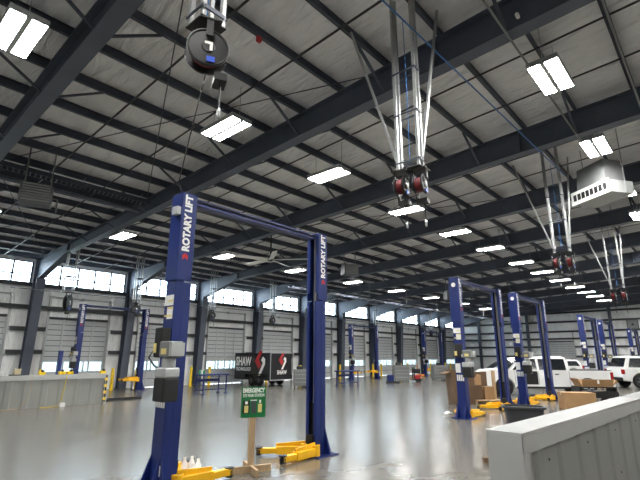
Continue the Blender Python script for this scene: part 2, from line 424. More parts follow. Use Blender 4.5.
# ------------------------------------------------------------------ two-post vehicle lifts
def make_lift(x, w_, y, label, arm_z=.09, detail=True, rz=0):
    t = thing('vehicle_lift', label, 'vehicle lift', (x, y, 0), rz, 'blue two-post lifts')
    H = 3.88
    TX = text_mb('ROTARY LIFT', .15, .006, .007, width=.82)
    for s in (-1, 1):
        c = s*w_/2
        def X(u): return c+s*u           # u outward from the post centre
        def bx(mb, u0, u1, *r): a, b = sorted((X(u0), X(u1))); return mb.box(a, b, *r)
        mb = MB()
        bx(mb, .095, .12, -.125, .125, .02, 2.75); bx(mb, -.0, .1, -.125, -.105, .02, 2.75); bx(mb, -.0, .1, .105, .125, .02, 2.75)
        bx(mb, -.12, -.0, -.122, -.104, .02, 2.6); bx(mb, -.12, -.0, .104, .122, .02, 2.6)
        bx(mb, -.12, -.1, -.11, -.06, .02, 2.6); bx(mb, -.12, -.1, .06, .11, .02, 2.6)
        post = obj('post', mb, M['blue'], t, bevel=.006)
        # upper extension wraps the column
        mb = MB()
        bx(mb, .12, .14, -.145, .145, 2.62, H); bx(mb, -.1, .125, -.145, -.127, 2.62, H); bx(mb, -.1, .125, .127, .145, 2.62, H)
        bx(mb, -.1, -.08, -.13, -.07, 2.75, H); bx(mb, -.1, -.08, .07, .13, 2.75, H)
        bx(mb, -.09, .125, -.13, .13, H-.02, H)
        obj('column_extension', mb, M['blue'], post, bevel=.006)
        # base plate and gussets
        mb = MB(); bx(mb, -.2, .3, -.26, .26, 0, .022)
        def g(u0, u1, yy):
            a = [(X(u0), 0.02), (X(u1), 0.02), (X(u0), .42)]
            mb.prism(a, yy-.01, yy+.01, 1)
        g(.12, .28, -.11); g(.12, .28, .11)
        for yy in (-1, 1): mb.prism([(yy*.125, .02), (yy*.24, .02), (yy*.125, .42)], X(.11)-.01, X(.11)+.01, 0)
        obj('base_plate', mb, M['blue'], post)
        # carriage, slide track and cables inside the channel
        mb = MB(); bx(mb, -.05, .09, -.12, .12, arm_z-.04, arm_z+.75); bx(mb, -.16, -.05, -.07, .07, arm_z-.02, arm_z+.24); bx(mb, -.16, -.09, -.17, .17, arm_z-.02, arm_z+.1)
        obj('carriage', mb, M['blackm'], t)
        mb = MB(); bx(mb, -.02, .0, -.06, -.045, arm_z+.7, H-.05); bx(mb, -.02, .0, .03, .06, arm_z+.7, H-.05)
        bx(mb, .06, .09, -.11, .11, arm_z+.75, H-.05)
        obj('slide_track', mb, M['black'], post)
        mb = MB()
        for yy in (-.02, .015): mb.tube([(X(-.035), yy, arm_z+.7), (X(-.035), yy, H-.05)], .009, 6)
        obj('lifting_cable', mb, M['galv'], post)
        # lettering that climbs the front face, with a small red flame mark below it
        MM = face_M((X(.03), -.1465, 3.44), (0, 0, 1), (-1, 0, 0))
        mb = MB(); mb.M = MM; mb.add([Vector((v.x, v.y*1.0, v.z)) for v in TX[0]], TX[1]); obj('lettering', mb, M['white'], post)
        mb = MB(); mb.M = MM; mb.prism([(-.54, -.04), (-.47, -.045), (-.44, 0), (-.47, .045), (-.54, .04), (-.5, 0)], -.002, .003, 2)
        obj('emblem', mb, M['redp'], post)
        # swing arms with pads
        for e in (-1, 1):
            ang = e*(.7 if e > 0 else .06)
            o = Vector((X(-.13), e*.11, arm_z)); dr = Vector((-s*math.cos(ang), math.sin(ang), 0))
            mb = MB(); n1 = o+dr*.5; n2 = o+dr*(.8)
            mb.bar(o, n1, .13, .12); mb.bar(n1-dr*.2+Vector((0, 0, -.01)), n2, .095, .085)
            mb.bar(o+Vector((0, 0, .09)), o+dr*.5+Vector((0, 0, .055)), .03, .1)
            mb.lathe([(.085, -.08), (.085, .1)], o, (0, 0, 1), 14)
            a = obj('arm', mb, M['yellow'], t, bevel=.006)
            mb = MB().lathe([(.05, -.07), (.05, .02), (.035, .02), (.035, .035), (.06, .035), (.065, .055), (.02, .055)], n2-dr*.02, (0, 0, 1), 14)
            obj('pad', mb, M['blackm'], a)
    # overhead beam with hoses
    mb = MB().box(-w_/2+.1, w_/2-.1, -.07, .07, H-.12, H-.02); b = obj('crossbeam', mb, M['blue'], t, bevel=.005)
    mb = MB().tube([(-w_/2+.1, -.09, H-.06), (w_/2-.1, -.09, H-.07)], .012, 6); mb.tube([(-w_/2+.15, -.04, H-.19), (w_/2-.5, -.04, H-.2)], .016, 8)
    obj('shutoff_bar', mb, M['blackm'], b)
    # power unit on the outside of the left hand post
    px = -w_/2-.12
    pu = obj('power_unit', MB().box(px-.2, px, -.44, -.2, 1.6, 1.8), M['grey'], t, bevel=.02)
    mb = MB().lathe([(.03, -.3), (.075, -.28), (.085, -.25), (.085, .02), (.05, .05)], (px-.12, -.32, 1.56), (0, 0, 1), 18)
    mb.box(px-.2, px-.02, -.5, -.44, 1.62, 1.78).box(px-.1, px+.02, -.3, -.1, 1.62, 1.7)
    obj('motor', mb, M['lgrey'], pu, smooth=True)
    obj('tank', MB().box(px-.22, px-.01, -.42, -.17, 1.08, 1.36), M['blackm'], pu, bevel=.02)
    obj('tank_cap', MB().box(px-.22, px-.01, -.42, -.17, 1.36, 1.48), M['lgrey'], pu, bevel=.02)
    obj('control_box', MB().box(px-.14, px, -.12, .06, 1.6, 1.98), M['black'], pu, bevel=.02)
    obj('warning_sticker', MB().box(px-.146, px-.14, -.02, .05, 1.66, 1.78), M['tan'], pu)
    obj('data_plate', MB().box(px-.206, px-.2, -.38, -.26, 1.64, 1.71), M['tan'], pu)
    mb = MB().tube([(px-.1, .06, 1.74), (px-.18, .08, 1.6), (px-.14, .0, 1.5), (px-.02, .06, 1.45)], .012, 6); obj('hydraulic_hose', mb, M['black'], pu)
    # paper sheets and instruction plates on the outer face
    xx = -w_/2-.125
    obj('instruction_plate', MB().box(xx-.004, xx, -.11, .11, 2.28, 2.42), M['paper'], t)
    obj('instruction_plate', MB().box(xx-.004, xx, -.11, .03, 2.1, 2.26), M['paper'], t)
    for i in range(3):
        obj('warning_plate', MB().box(xx-.006, xx-.004, -.1, .02 if i else .1, 2.13+i*.1, 2.155+i*.1), M['tan'], t)
    obj('instruction_sheet', MB().box(xx-.004, xx, -.03, .115, 1.2, 1.45), M['paper'], t)
    mb = MB()
    for i in range(4): mb.box(xx-.004, xx, -.11+i*.055, -.07+i*.055, .98, 1.14)
    obj('tag_row', mb, M['paper'], t)
    if detail == 'near':
        obj('junction_box', MB().box(-w_/2-.21, -w_/2-.14, -.13, .0, 3.54, 3.66), M['lgrey'], t, bevel=.01)
        obj('capacity_label', MB().box(xx-.004, xx, -.14, -.05, .2, .32), M['paper'], t)
    else:
        obj('round_sticker', MB().lathe([(.065, 0), (.065, .004)], (-w_/2-.14, 0, 3.66), (-1, 0, 0), 20), M['white'], t)
    return t
make_lift(4.67, 2.83, 5.55, 'blue two-post lift nearest the camera, framing the green sign', detail='near')
make_lift(13.88, 3.1, 5.7, 'blue two-post lift beside the tall brown cardboard box')
make_lift(18.2, 3.1, 5.52, 'blue two-post lift standing right in front of the white pickup truck')
make_lift(29.2, 3.2, 5.75, 'blue two-post lift behind the bed of the white pickup truck')
make_lift(34.1, 3.4, 5.72, 'blue two-post lift rising between the pickup tailgate and white SUV')
make_lift(45.3, 3.6, 5.75, 'farthest blue two-post lift at right edge above the white SUV')
make_lift(9.45, 3.0, 21.6, 'blue two-post lift behind the end of the low grey wall at left', arm_z=.5)
make_lift(27.6, 3.1, 20.3, 'blue two-post lift with yellow arms beyond the small far workbench', arm_z=.5)
make_lift(38.2, 3.1, 20.3, 'blue two-post lift on the left wall side half hidden behind a nearer post', arm_z=.5)

# ------------------------------------------------------------------ hose reels on hung frames
def make_reel(x, y, z, label, rz=0, sc_=1, drop=.22, hose='red'):
    t = thing('hose_reel', label, 'hose reel', (x, y, z), rz); R = .2*sc_
    for s in (-1, 1):
        mb = MB().lathe([(R*.98, -.006), (R, 0), (R, .012), (R*.93, .018), (R*.88, .008), (.06, .012), (.05, .02), (.0, .02)] if s > 0 else [(R*.98, .006), (R, 0), (R, -.012), (R*.93, -.018), (R*.88, -.008), (.06, -.012), (.05, -.02), (.0, -.02)], (0, s*.06, 0), (0, 1, 0), 32)
        obj('flange', mb, M['blackm'], t)
    mb = MB()
    for i in range(5): mb.lathe([(R*.3, -.012), (R*.7, -.009), (R*.74, 0), (R*.7, .009), (R*.3, .012)], (0, -.04+i*.02, 0), (0, 1, 0), 24)
    obj('hose', mb, M[hose], t, smooth=True)
    mb = MB().box(-.03, .03, -.11, -.09, R*.5, R+.08).box(-.03, .03, .09, .11, -.03, R+.08).box(-.1, .1, -.12, .12, R+.07, R+.084)
    obj('bracket', mb, M['blackm'], t)
    mb = MB().bar((R*.6, .1, -R*.5), (.13, .09, -R-.05), .05, .03, (0, 1, 0)).box(.07, .18, -.06, .1, -R-.1, -R-.03)
    obj('guide_arm', mb, M['blackm'], t)
    mb = MB().tube([(.13, 0, -R-.1), (.135, 0, -R-.12-drop)], .01, 6); obj('hose_end', mb, M['blackm'], t)
    mb = MB().lathe([(.012, 0), (.02, .02), (.02, .07), (.008, .1)], (.135, 0, -R-.22-drop), (0, 0, 1), 8); obj('nozzle', mb, M['galv'], t)
    obj('sticker', MB().box(-.01, .06, -.08, -.07, -R*.78, -R*.5), M['sticker'], t)
    obj('badge', MB().box(-.035, .035, -.086, -.07, R*.12, R*.25).box(0.01, .035, -.086, -.07, -R*.2, R*.12), M['white'], t)
    return t
def make_hanger(x, y, z0, label, n=2, wide=.35, deep=.2, braces=True, rungs=True):
    t = thing('reel_hanger', label, 'hanging frame', (x, y, z0)); zt = zp(y)-z0+.02
    for i, (a, b) in enumerate([(-wide/2, -deep/2), (wide/2, -deep/2), (-wide/2, deep/2), (wide/2, deep/2)]):
        mb = MB().box(a-.02, a+.02, b-.02, b+.02, 0, zc(y+b)-z0+.01)
        obj('upright', mb, M['galv'], t)
    if rungs:
        for q in (.03, .3, .55):
            z = zt*q
            mb = MB().box(-wide/2, wide/2, -deep/2-.035, -deep/2-.02, z, z+.04).box(-wide/2, wide/2, deep/2+.02, deep/2+.035, z, z+.04)
            mb.box(-wide/2-.035, -wide/2-.02, -deep/2-.035, deep/2+.035, z+.01, z+.03).box(wide/2+.02, wide/2+.035, -deep/2-.035, deep/2+.035, z+.01, z+.03)
            obj('rung', mb, M['steel2'], t)
    if braces:
        for (dx, dy) in ((-.1, .95), (.5, -.35)):
            a = (math.copysign(wide/2, dx), math.copysign(deep/2, dy), .12); yb = y+dy
            mb = MB().bar(a, (dx, dy, zp(yb)-z0+.012), .035, .035); obj('brace', mb, M['galv'], t)
    mb = MB().tube([(0, 0, zt*.9), (.02, .0, zt*.4), (.0, 0, .1)], .006, 6); obj('air_drop', mb, M['lblue'], t)
    mb = MB().box(-wide/2-.03, wide/2+.03, -deep/2-.03, deep/2+.03, -.012, 0); obj('reel_plate', mb, M['blackm'], t)
    return t
make_hanger(1.84, 3.05, 4.5, 'hanging metal strut frame holding the big hose reel at top left centre', wide=.2, deep=.2, braces=False)
make_reel(1.84, 3.0, 4.22, 'large black hose reel with blue sticker hanging nearest the camera', rz=-.45, sc_=.92)
make_hanger(5.25, 2.98, 4.22, 'tall ladder-like strut frame holding the two hose reels at top centre', wide=.1, deep=.34)
make_reel(5.2, 3.1, 3.97, 'left one of the two red and black hose reels hanging at top centre', sc_=.72, rz=.12)
make_reel(5.3, 2.86, 3.97, 'right one of the two red and black hose reels hanging at top centre', sc_=.72, rz=.12)
make_hanger(12.7, 2.85, 4.28, 'strut frame hanging left of the white air duct box', wide=.14, deep=.36)
make_reel(12.65, 3.0, 4.01, 'left red hose reel of the pair hanging below the white air duct box', sc_=.85)
make_reel(12.75, 2.7, 4.01, 'right red hose reel of the pair hanging below the white air duct box', sc_=.85)
make_hanger(19.6, 2.72, 4.1, 'far strut frame hanging near the right edge with red reels', wide=.14, deep=.4)
make_reel(19.55, 2.88, 3.83, 'left far red hose reel above the white SUV near right edge', sc_=.85)
make_reel(19.65, 2.56, 3.83, 'right far red hose reel above the white SUV near right edge', sc_=.85)
make_hanger(6.55, 19.6, 4.1, 'strut frame hanging in front of the leftmost full window strip', braces=False)
make_reel(6.6, 19.6, 3.665, 'big black hose reel hanging above the low grey wall at left', sc_=1.68, rz=.9, hose='blackm')
for i, x in enumerate([9.92, 14.2, 18.6, 23.2, 29.6, 38.6]):
    nm = ['left of the near lift post', 'right behind the near lift post', 'above the dark trailer', 'beside the central lift post', 'beside the far central lift', 'at the far end of the door wall'][i]
    make_hanger(x, 20.6, 4.05, 'small strut frame with a hose reel '+nm, braces=False, wide=.25)
    make_reel(x, 20.6, 3.74, 'small dark hose reel hanging '+nm)

# cables from the roof
def wire(pts, label, name='hanging_wire', r=.007, m='blackm'): tag(obj(name, MB().tube(pts, r, 5), M[m]), label, 'wire')
wire([(1.84, 3.0, 4.0), (2.25, 3.9, 3.78), (2.75, 4.9, 3.8), (3.1, 5.45, 3.9)], 'thin dark cable sagging from big hose reel to near lift post top')

# ------------------------------------------------------------------ heaters, fan, duct unit, small roof items
def make_heater(x, y, z, rz, label, sc_=1):
    t = thing('unit_heater', label, 'heater', (x, y, z), rz); a = .35*sc_; b = .25*sc_
    obj('case', MB().box(-a, a, -.25, .25, -b, b), M['louver'], t, bevel=.02)
    mb = MB()
    for i in range(7): mb.bar((-a*.85, -.26, -b*.8+i*b*.27), (a*.85, -.26, -b*.8+i*b*.27), .02, .045, (0, -1, 1))
    obj('louvers', mb, M['grey'], t)
    mb = MB()
    for xx in (-a*.8, a*.8): obj('hanger', MB().tube([(xx, 0, b-.01), (xx, 0, zc(y)-z+.03)], .02, 6), M['grey'], t)
    obj('gas_pipe', MB().tube([(a, .1, 0), (a+.12, .1, 0), (a+.12, .1, -.35)], .02, 6), M['grey'], t); return t
make_heater(3.05, 12.3, 5.5, -.3, 'grey louvred unit heater hanging at the upper left under cable tray')
make_heater(16.0, 12.5, 5.5, -.5, 'dark unit heater hanging right of the near lift crossbeam end')
make_heater(25.8, 12.3, 5.3, -.6, 'small far unit heater hanging left of the brown box lift')
t = thing('ceiling_fan', 'large ceiling fan with pale blades hanging behind the near lift', 'fan', (11.5, 12.95, 5.38), .3)
obj('motor', MB().lathe([(.05, -.12), (.14, -.08), (.14, .06), (.05, .12)], (0, 0, 0), (0, 0, 1), 18), M['blackm'], t, smooth=True)
obj('downrod', MB().tube([(0, 0, .1), (0, 0, zp(12.95)-5.38+.05)], .03, 8), M['blackm'], t)
for i in range(5):
    a = 2*PI*i/5; mb = MB(); mb.M = Matrix.Rotation(a, 4, 'Z') @ Matrix.Rotation(.3, 4, 'X'); mb.box(.1, 1.5, -.1, .1, -.075, -.055)
    obj('blade', mb, M['white'], t)
t = thing('air_duct_box', 'white ceiling air box with row of dark outlet holes and grey duct', 'air unit', (12.75, 2.02, 5.6), -.6)
obj('plenum', MB().loft([[(0, -.58, 0), (.75, -.58, 0), (.75, .58, 0), (0, .58, 0)], [(0, -.58, .32), (.75, -.58, .32), (.75, .58, .32), (0, .58, .32)]]), M['lgrey'], t)
mb = MB().box(-.03, 0, -.6, .6, -.02, .34); obj('front_panel', mb, M['white'], t)
for i in range(8): obj('outlet', MB().box(-.036, -.03, -.53+i*.135, -.43+i*.135, .08, .25), M['black'], t)
obj('duct', MB().loft([[(.05, -.46, .32), (.66, -.46, .32), (.66, .46, .32), (.05, .46, .32)], [(.1, -.42, .95), (.65, -.42, .95), (.65, .42, .95), (.1, .42, .95)]]), M['grey'], t)
for yy in (-.58, .58): obj('hanger', MB().tube([(.5, yy*1.02, 0), (.5, yy*1.02, zc(2.1)-5.6+.06)], .012, 6), M['galv'], t)
t = thing('alarm_bell', 'small round red alarm bell mounted on a purlin at the top', 'bell', (4.1, 5.13, 6.84))
obj('gong', MB().lathe([(.01, -.05), (.035, -.045), (.05, -.01), (.05, .01)], (0, -.05, .0), (0, -1, 0), 18), M['redp'], t, smooth=True)
obj('back_box', MB().box(-.04, .04, -.05, .0, -.04, .06), M['redp'], t)
tag(obj('roof_sensor', MB().lathe([(.02, 0), (.03, .02), (.03, .08), (.015, .1)], (6.215, 1.55, 6.6), (-.1, .2, 1), 12), M['white']), 'small white sensor on the big roof beam at top right', 'sensor')

# ------------------------------------------------------------------ low corrugated walls
def half_wall(name, L, W, H, loc, rz, label, ribs=.55):
    t = thing(name, label, 'low wall', loc, rz)
    prof = [(0, 0)]; n = int(L/ribs)
    def side(y, s):
        p = []
        for i in range(n):
            x = i*L/n; q = L/n
            p += [(x, y), (x+q*.5, y), (x+q*.6, y+s*.02), (x+q*.86, y+s*.02), (x+q*.96, y)]
        p.append((L, y)); return p
    a = side(.035, -1); b = side(W-.035, 1)
    obj('corrugated_panel', MB().prism(a+b[::-1], 0, H-.03, 2), M['panel'], t)
    mb = MB().box(-.02, L, -.02, W+.02, H-.03, H).box(-.02, L, -.02, -.005, H-.16, H-.03).box(-.02, L, W+.005, W+.02, H-.16, H-.03)
    obj('cap', mb, M['trim'], t, bevel=.004)
    mb = MB().box(-.02, 0, -.02, W+.02, 0, H-.03).box(0, .1, -.02, -.008, 0, H-.16); obj('end_trim', mb, M['trim'], t, bevel=.004)
    mb = MB()
    for i in range(0, n, 2):
        for z in (.3, H-.28): mb.lathe([(.012, 0), (.008, .006)], (i*L/n+.03+L/n, .02, z), (0, -1, 0), 8)
    obj('screws', mb, M['girt'], t)
    return t
half_wall('half_wall', 7.5, .25, 1.05, (3.84, 1.33, 0), -.05, 'low grey corrugated wall with bright metal cap at the lower right', .56)
# the left one runs away to the left of its right hand end
half_wall('half_wall', 6.6, .22, 1.0, (7.22, 16.95, 0), PI+.0, 'low grey corrugated wall at the left with yellow caps on top', .5)
for i, x in enumerate([5.2, 5.8, 6.06, 7.15]):
    lb = ['yellow guard cap leftmost on the left low wall', 'yellow guard cap on left low wall above the yellow cord', 'yellow guard cap just right of the cord on left low wall', 'yellow guard cap at the right end of left low wall'][i]
    t = thing('guard_cap', lb, 'cap', (x, 16.84, 1.0)); obj('shell', MB().box(-.09, .09, -.09, .09, 0, .1), M['byellow'], t, bevel=.015); obj('lamp', MB().lathe([(.04, 0), (.05, .05), (.02, .06)], (0, -.06, .1), (0, -.3, 1), 10), M['black'], t)
t = thing('outlet_post', 'small beige box on top of the left low wall near frame edge', 'box', (4.5, 16.84, 1.0)); obj('body', MB().box(-.09, .09, -.06, .06, .0, .2), M['beige'], t, bevel=.01); obj('foot', MB().box(-.2, .2, -.08, .08, 0, .03), M['blackm'], t)
def cord(pts, label, m='cord', r=.012): tag(obj('extension_cord', MB().tube(pts, r, 6), M[m]), label, 'cord')
yf = 16.70
cord([(5.95, 16.7, 1.01), (5.93, yf, .98), (5.9, yf-.02, .6), (5.85, yf-.01, .25), (5.82, yf-.06, .03), (5.4, yf-.2, .015), (5.2, yf-.15, .015)], 'yellow extension cord hanging down the left low wall to the floor')
cord([(4.9, yf, .98), (4.92, yf-.02, .6), (4.8, yf-.02, .2), (4.6, yf-.08, .015), (3.8, yf-.15, .015)], 'thin brown cord hanging on the left low wall nearer frame edge', 'wood', .008)
tag(obj('power_box', MB().box(5.76, 5.9, yf-.26, yf-.12, 0, .12), M['paper']), 'small white power box on floor under the yellow cord', 'box')
t = thing('striped_guard', 'black and yellow striped corner guard at the right end of left low wall', 'corner guard', (7.2, 16.716, 0))
obj('strip', MB().box(0, .1, 0, .012, .05, .95), M['black'], t)
for i in range(4): obj('stripe', MB().box(0, .1, -.004, 0, .1+i*.22, .2+i*.22), M['byellow'], t)
for i in range(2): tag(obj('floor_rail', MB().box(7.6+i*.3, 8.9+i*.3, 17.2+i*.6, 17.32+i*.6, 0, .05), M['blackm']), ['dark steel bar lying on floor beside end of left low wall', 'second dark steel bar lying behind the first near left low wall'][i], 'steel bar')
tag(obj('wall_post', MB().box(6.76, 6.9, 20.15, 20.3, 0, 1.8), M['blue']), 'short blue post in front of the leftmost roll-up door', 'post')

# ------------------------------------------------------------------ sign by the near lift
t = thing('safety_sign', 'green emergency eye wash sign on a wooden post with cross base', 'sign', (4.6, 5.47, 0), -.4)
obj('post', MB().box(-.045, .045, -.02, .02, .04, .85), M['wood'], t)
obj('foot', MB().box(-.3, .3, -.06, -.022, 0, .09), M['wood'], t); obj('foot', MB().box(-.02, .02, -.022, .32, 0, .09).box(-.02, .02, -.34, -.06, 0, .09), M['wood'], t)
bd = obj('board', MB().box(-.19, .19, -.032, -.02, .74, 1.17), M['green'], t)
mb = MB().box(-.16, .16, -.035, -.032, .77, .99); obj('picture_field', mb, M['green'], bd)
TT = text_mb('EMERGENCY', .085, .003, .004, width=.34); mb = MB(); mb.M = face_M((0, -.034, 1.12), (1, 0, 0), (0, 0, 1)); mb.add(*TT); obj('lettering', mb, M['white'], bd)
TT = text_mb('EYE WASH STATION', .06, .003, .002, width=.33); mb = MB(); mb.M = face_M((0, -.034, 1.05), (1, 0, 0), (0, 0, 1)); mb.add(*TT); obj('lettering', mb, M['white'], bd)
# pictograms: a wash bottle, a person at the basin and an arrow plate
mb = MB().box(-.16, -.06, -.036, -.033, .8, .98); obj('picture', mb, M['black'], bd)
mb = MB().box(-.14, -.08, -.039, -.036, .81, .91).box(.07, .13, -.039, -.036, .81, .93); obj('picture', mb, M['tan'], bd)
mb = MB().box(-.035, .04, -.036, -.033, .8, .96).lathe([(.028, 0), (.028, .003)], (0, -.033, .985), (0, -1, 0), 14); obj('picture', mb, M['louver'], bd)
mb = MB().box(-.13, -.09, -.039, -.036, .93, .97).box(-.05, .05, -.039, -.036, .975, .99).box(.085, .115, -.039, -.036, .94, .985); obj('picture', mb, M['white'], bd)
# bottles on the arm of the near lift
for i, (x, y, h) in enumerate([(3.66, 5.72, .27), (3.76, 5.7, .27), (3.87, 5.71, .22), (3.72, 5.6, .2)]):
    t = thing('spray_can', ['white bottle at left among those behind near yellow lift arm', 'white bottle standing second among those behind near yellow lift arm', 'short white bottle at right behind near yellow lift arm', 'smallest white bottle in front, behind near yellow lift arm'][i], 'bottle', (x, y, 0), 0, 'white bottles by the lift arm')
    obj('body', MB().lathe([(.04, 0), (.042, .01), (.042, h*.8), (.025, h*.92), (.02, h)], (0, 0, 0), (0, 0, 1), 14), M['white'], t, smooth=True)
    obj('cap', MB().lathe([(.02, h), (.02, h+.03)], (0, 0, 0), (0, 0, 1), 10), M['paper'], t)

# ------------------------------------------------------------------ trailer
tx, ty = 17.2, 19.08
t = thing('cargo_trailer', 'black enclosed cargo trailer with white SHAW lettering by the windows wall', 'trailer', (tx, ty, 0))
L, Wd, z0, z1 = 3.2, 1.72, .3, 1.8
obj('body', MB().box(0, Wd, 0, L, z0, z1), M['trailer'], t, bevel=.03)
mb = MB().box(-.01, .02, -.01, .02, z0, z1).box(Wd-.02, Wd+.01, -.01, .02, z0, z1).box(0, Wd, -.012, .01, z0, z0+.06).box(0, Wd, -.012, .01, z1-.03, z1)
obj('rear_frame', mb, M['lgrey'], t)
obj('rear_door', MB().box(.06, Wd-.06, -.02, 0, z0+.08, z1-.06), M['trailer'], t)
obj('latch', MB().box(Wd-.12, Wd-.09, -.035, -.02, z0+.3, z1-.3), M['galv'], t)
for yy in (.95, 1.6):
    for xx in (.02, Wd-.2):
        wl = obj('wheel', MB().lathe([(.1, 0), (.26, .01), (.3, .04), (.3, .16), (.26, .19), (.1, .18)], (xx-.04 if xx < 1 else xx, yy, .3), (1, 0, 0), 22), M['black'], t, smooth=True)
        obj('hub', MB().lathe([(.14, 0), (.1, -.02), (.0, -.02)], (xx-.045 if xx < 1 else xx+.2, yy, .3), (1 if xx < 1 else -1, 0, 0), 16), M['louver'], wl)
obj('fender', MB().box(-.2, 0, .58, 1.95, .62, .66).box(-.2, 0, .56, .6, .45, .64).box(-.2, 0, 1.93, 1.97, .45, .64), M['blackm'], t)
obj('tongue', MB().bar((Wd*.3, L, .35), (Wd*.5, L+.12, .38), .08, .08).bar((Wd*.7, L, .35), (Wd*.5, L+.12, .38), .08, .08), M['blackm'], t)
def chevrons(parent, Mx, k):
    # two hooked bars of the emblem, red and white
    mb = MB(); mb.M = Mx
    mb.prism([(-.30*k, .02*k), (.0, .42*k), (.14*k, .42*k), (.14*k, .33*k), (-.05*k, .1*k), (.1*k, -.12*k), (-.04*k, -.3*k)], 0, .004, 2); obj('emblem', mb, M['redp'], parent)
    mb = MB(); mb.M = Mx
    mb.prism([(.2*k, .2*k), (.34*k, .1*k), (.34*k, -.1*k), (.06*k, -.55*k), (-.08*k, -.55*k), (.2*k, -.05*k), (.1*k, .05*k)], 0, .004, 2); obj('emblem', mb, M['white'], parent)
MS = face_M((-.004, L-1.02, 1.22), (0, -1, 0), (0, 0, 1))
for s, size, dy, wd in (('SHAW', .68, .08, 1.4), ('TECHNOLOGY', .27, -.34, 1.38)):
    TT = text_mb(s, size, .004, .02 if size > .3 else .004, width=wd); mb = MB(); mb.M = MS @ Matrix.Translation((-.18, dy, 0)); mb.add(*TT); obj('lettering', mb, M['white'], t)
TT = text_mb('TRUCKS', .34, .004, .004, width=.85); mb = MB(); mb.M = MS @ Matrix.Translation((.98, .14, 0)); mb.add(*TT); obj('lettering', mb, M['louver'], t)
chevrons(t, MS @ Matrix.Translation((1.25, .1, .003)), 1.4)
MR = face_M((Wd/2, -.024, 1.15), (1, 0, 0), (0, 0, 1))
TT = text_mb('SHAW', .3, .004, .008, width=.75); mb = MB(); mb.M = MR @ Matrix.Translation((0, -.42, 0)); mb.add(*TT); obj('lettering', mb, M['white'], t)
chevrons(t, MR @ Matrix.Translation((0, .25, .0)), .92)

# ------------------------------------------------------------------ workbenches, cabinets, bollards
def workbench(x, y, L, label, m='blue'):
    t = thing('workbench', label, 'workbench', (x, y, 0))
    obj('top', MB().box(-L/2, L/2, -.35, .35, .78, .84), M[m], t, bevel=.006)
    for a in (-1, 1):
        for b in (-1, 1):
            obj('leg', MB().box(a*(L/2-.12)-.022, a*(L/2-.12)+.022, b*.28-.022, b*.28+.022, .04, .78).box(a*(L/2-.12)-.06, a*(L/2-.12)+.06, b*.28-.06, b*.28+.06, 0, .04), M[m], t)
    obj('rear_rail', MB().box(-L/2+.12, L/2-.12, .26, .3, .5, .62).box(-L/2+.12, L/2-.12, -.02, .02, .15, .2), M[m], t)
    obj('side_rail', MB().box(-L/2+.1, -L/2+.14, -.28, .28, .15, .2).box(L/2-.14, L/2-.1, -.28, .28, .15, .2), M[m], t); return t
workbench(12.3, 17.55, 1.45, 'blue steel workbench standing between near lift post and black trailer')
workbench(20.9, 16.6, 1.5, 'small far blue workbench right of the central lift post')
for i, (x, m, h) in enumerate([(11.62, 'greenb', .22), (11.74, 'paper', .2), (11.84, 'greenb', .18)]):
    t = thing('bottle', ['green bottle leftmost on the nearer blue workbench', 'white bottle between two green ones on blue workbench', 'shorter green bottle on the nearer blue workbench'][i], 'bottle', (x, 17.5, .84), 0, 'bottles on the workbench')
    obj('body', MB().lathe([(.04, 0), (.04, h*.7), (.02, h*.85)], (0, 0, 0), (0, 0, 1), 12), M[m], t); obj('cap', MB().lathe([(.02, h*.85), (.02, h)], (0, 0, 0), (0, 0, 1), 10), M['black'], t)
def cabinet(x, y, rz, label, w_=.75, h_=.95):
    t = thing('tool_cabinet', label, 'cabinet', (x, y, 0), rz)
    obj('body', MB().box(-w_/2, w_/2, -.3, .3, .12, h_), M['grey'], t, bevel=.008)
    for i in range(4):
        a = .16+i*(h_-.2)/4; d = obj('drawer', MB().box(-w_/2+.03, w_/2-.03, -.318, -.3, a, a+(h_-.2)/4-.015), M['grey'], t)
        obj('handle', MB().box(-w_/2+.08, w_/2-.08, -.335, -.318, a+.14, a+.16), M['galv'], d)
    for a in (-1, 1):
        for b in (-1, 1): obj('caster', MB().lathe([(.05, -.02), (.055, 0), (.05, .02)], (a*(w_/2-.07), b*.22, .055), (1, 0, 0), 12).box(a*(w_/2-.07)-.02, a*(w_/2-.07)+.02, b*.22-.02, b*.22+.02, .06, .12), M['black'], t)
    return t
cabinet(17.65, 17.2, -.75, 'grey rolling tool cabinet just left of the central lift post')
cabinet(26.6, 16.6, -.75, 'grey rolling tool cabinet in the open floor near the far doors', 1.0, 1.08)
cabinet(29.9, 15.5, -.75, 'grey rolling tool cabinet behind the tall brown cardboard box', 1.0, 1.05)
def toolbox(x, y, z, label):
    t = thing('tool_bag', label, 'tool bag', (x, y, z), -.6); obj('body', MB().box(-.17, .17, -.1, .1, 0, .16), M['black'], t, bevel=.03); obj('handle', MB().tube([(-.1, 0, .15), (-.08, 0, .26), (.08, 0, .26), (.1, 0, .15)], .014, 6), M['black'], t)
toolbox(17.6, 17.2, .95, 'black tool bag on the grey cabinet left of central lift post')
toolbox(26.5, 16.7, 1.08, 'black tool bag on the grey cabinet out in the open floor')
toolbox(29.9, 15.5, 1.05, 'black tool bag on the grey cabinet behind brown box')
t = thing('welding_cart', 'dark equipment cart with wheels right of the middle grey cabinet', 'cart', (27.3, 15.8, 0), -.7)
obj('frame', MB().box(-.25, .25, -.2, .2, .12, .2).box(-.25, -.2, -.2, -.15, .2, .95).box(-.25, -.2, .15, .2, .2, .95).box(-.25, .2, -.2, .2, .55, .6), M['blackm'], t)
obj('machine', MB().box(-.2, .2, -.17, .17, .6, .85), M['blackm'], t, bevel=.03); obj('lower_unit', MB().box(-.18, .2, -.16, .16, .2, .45), M['redp'], t, bevel=.03)
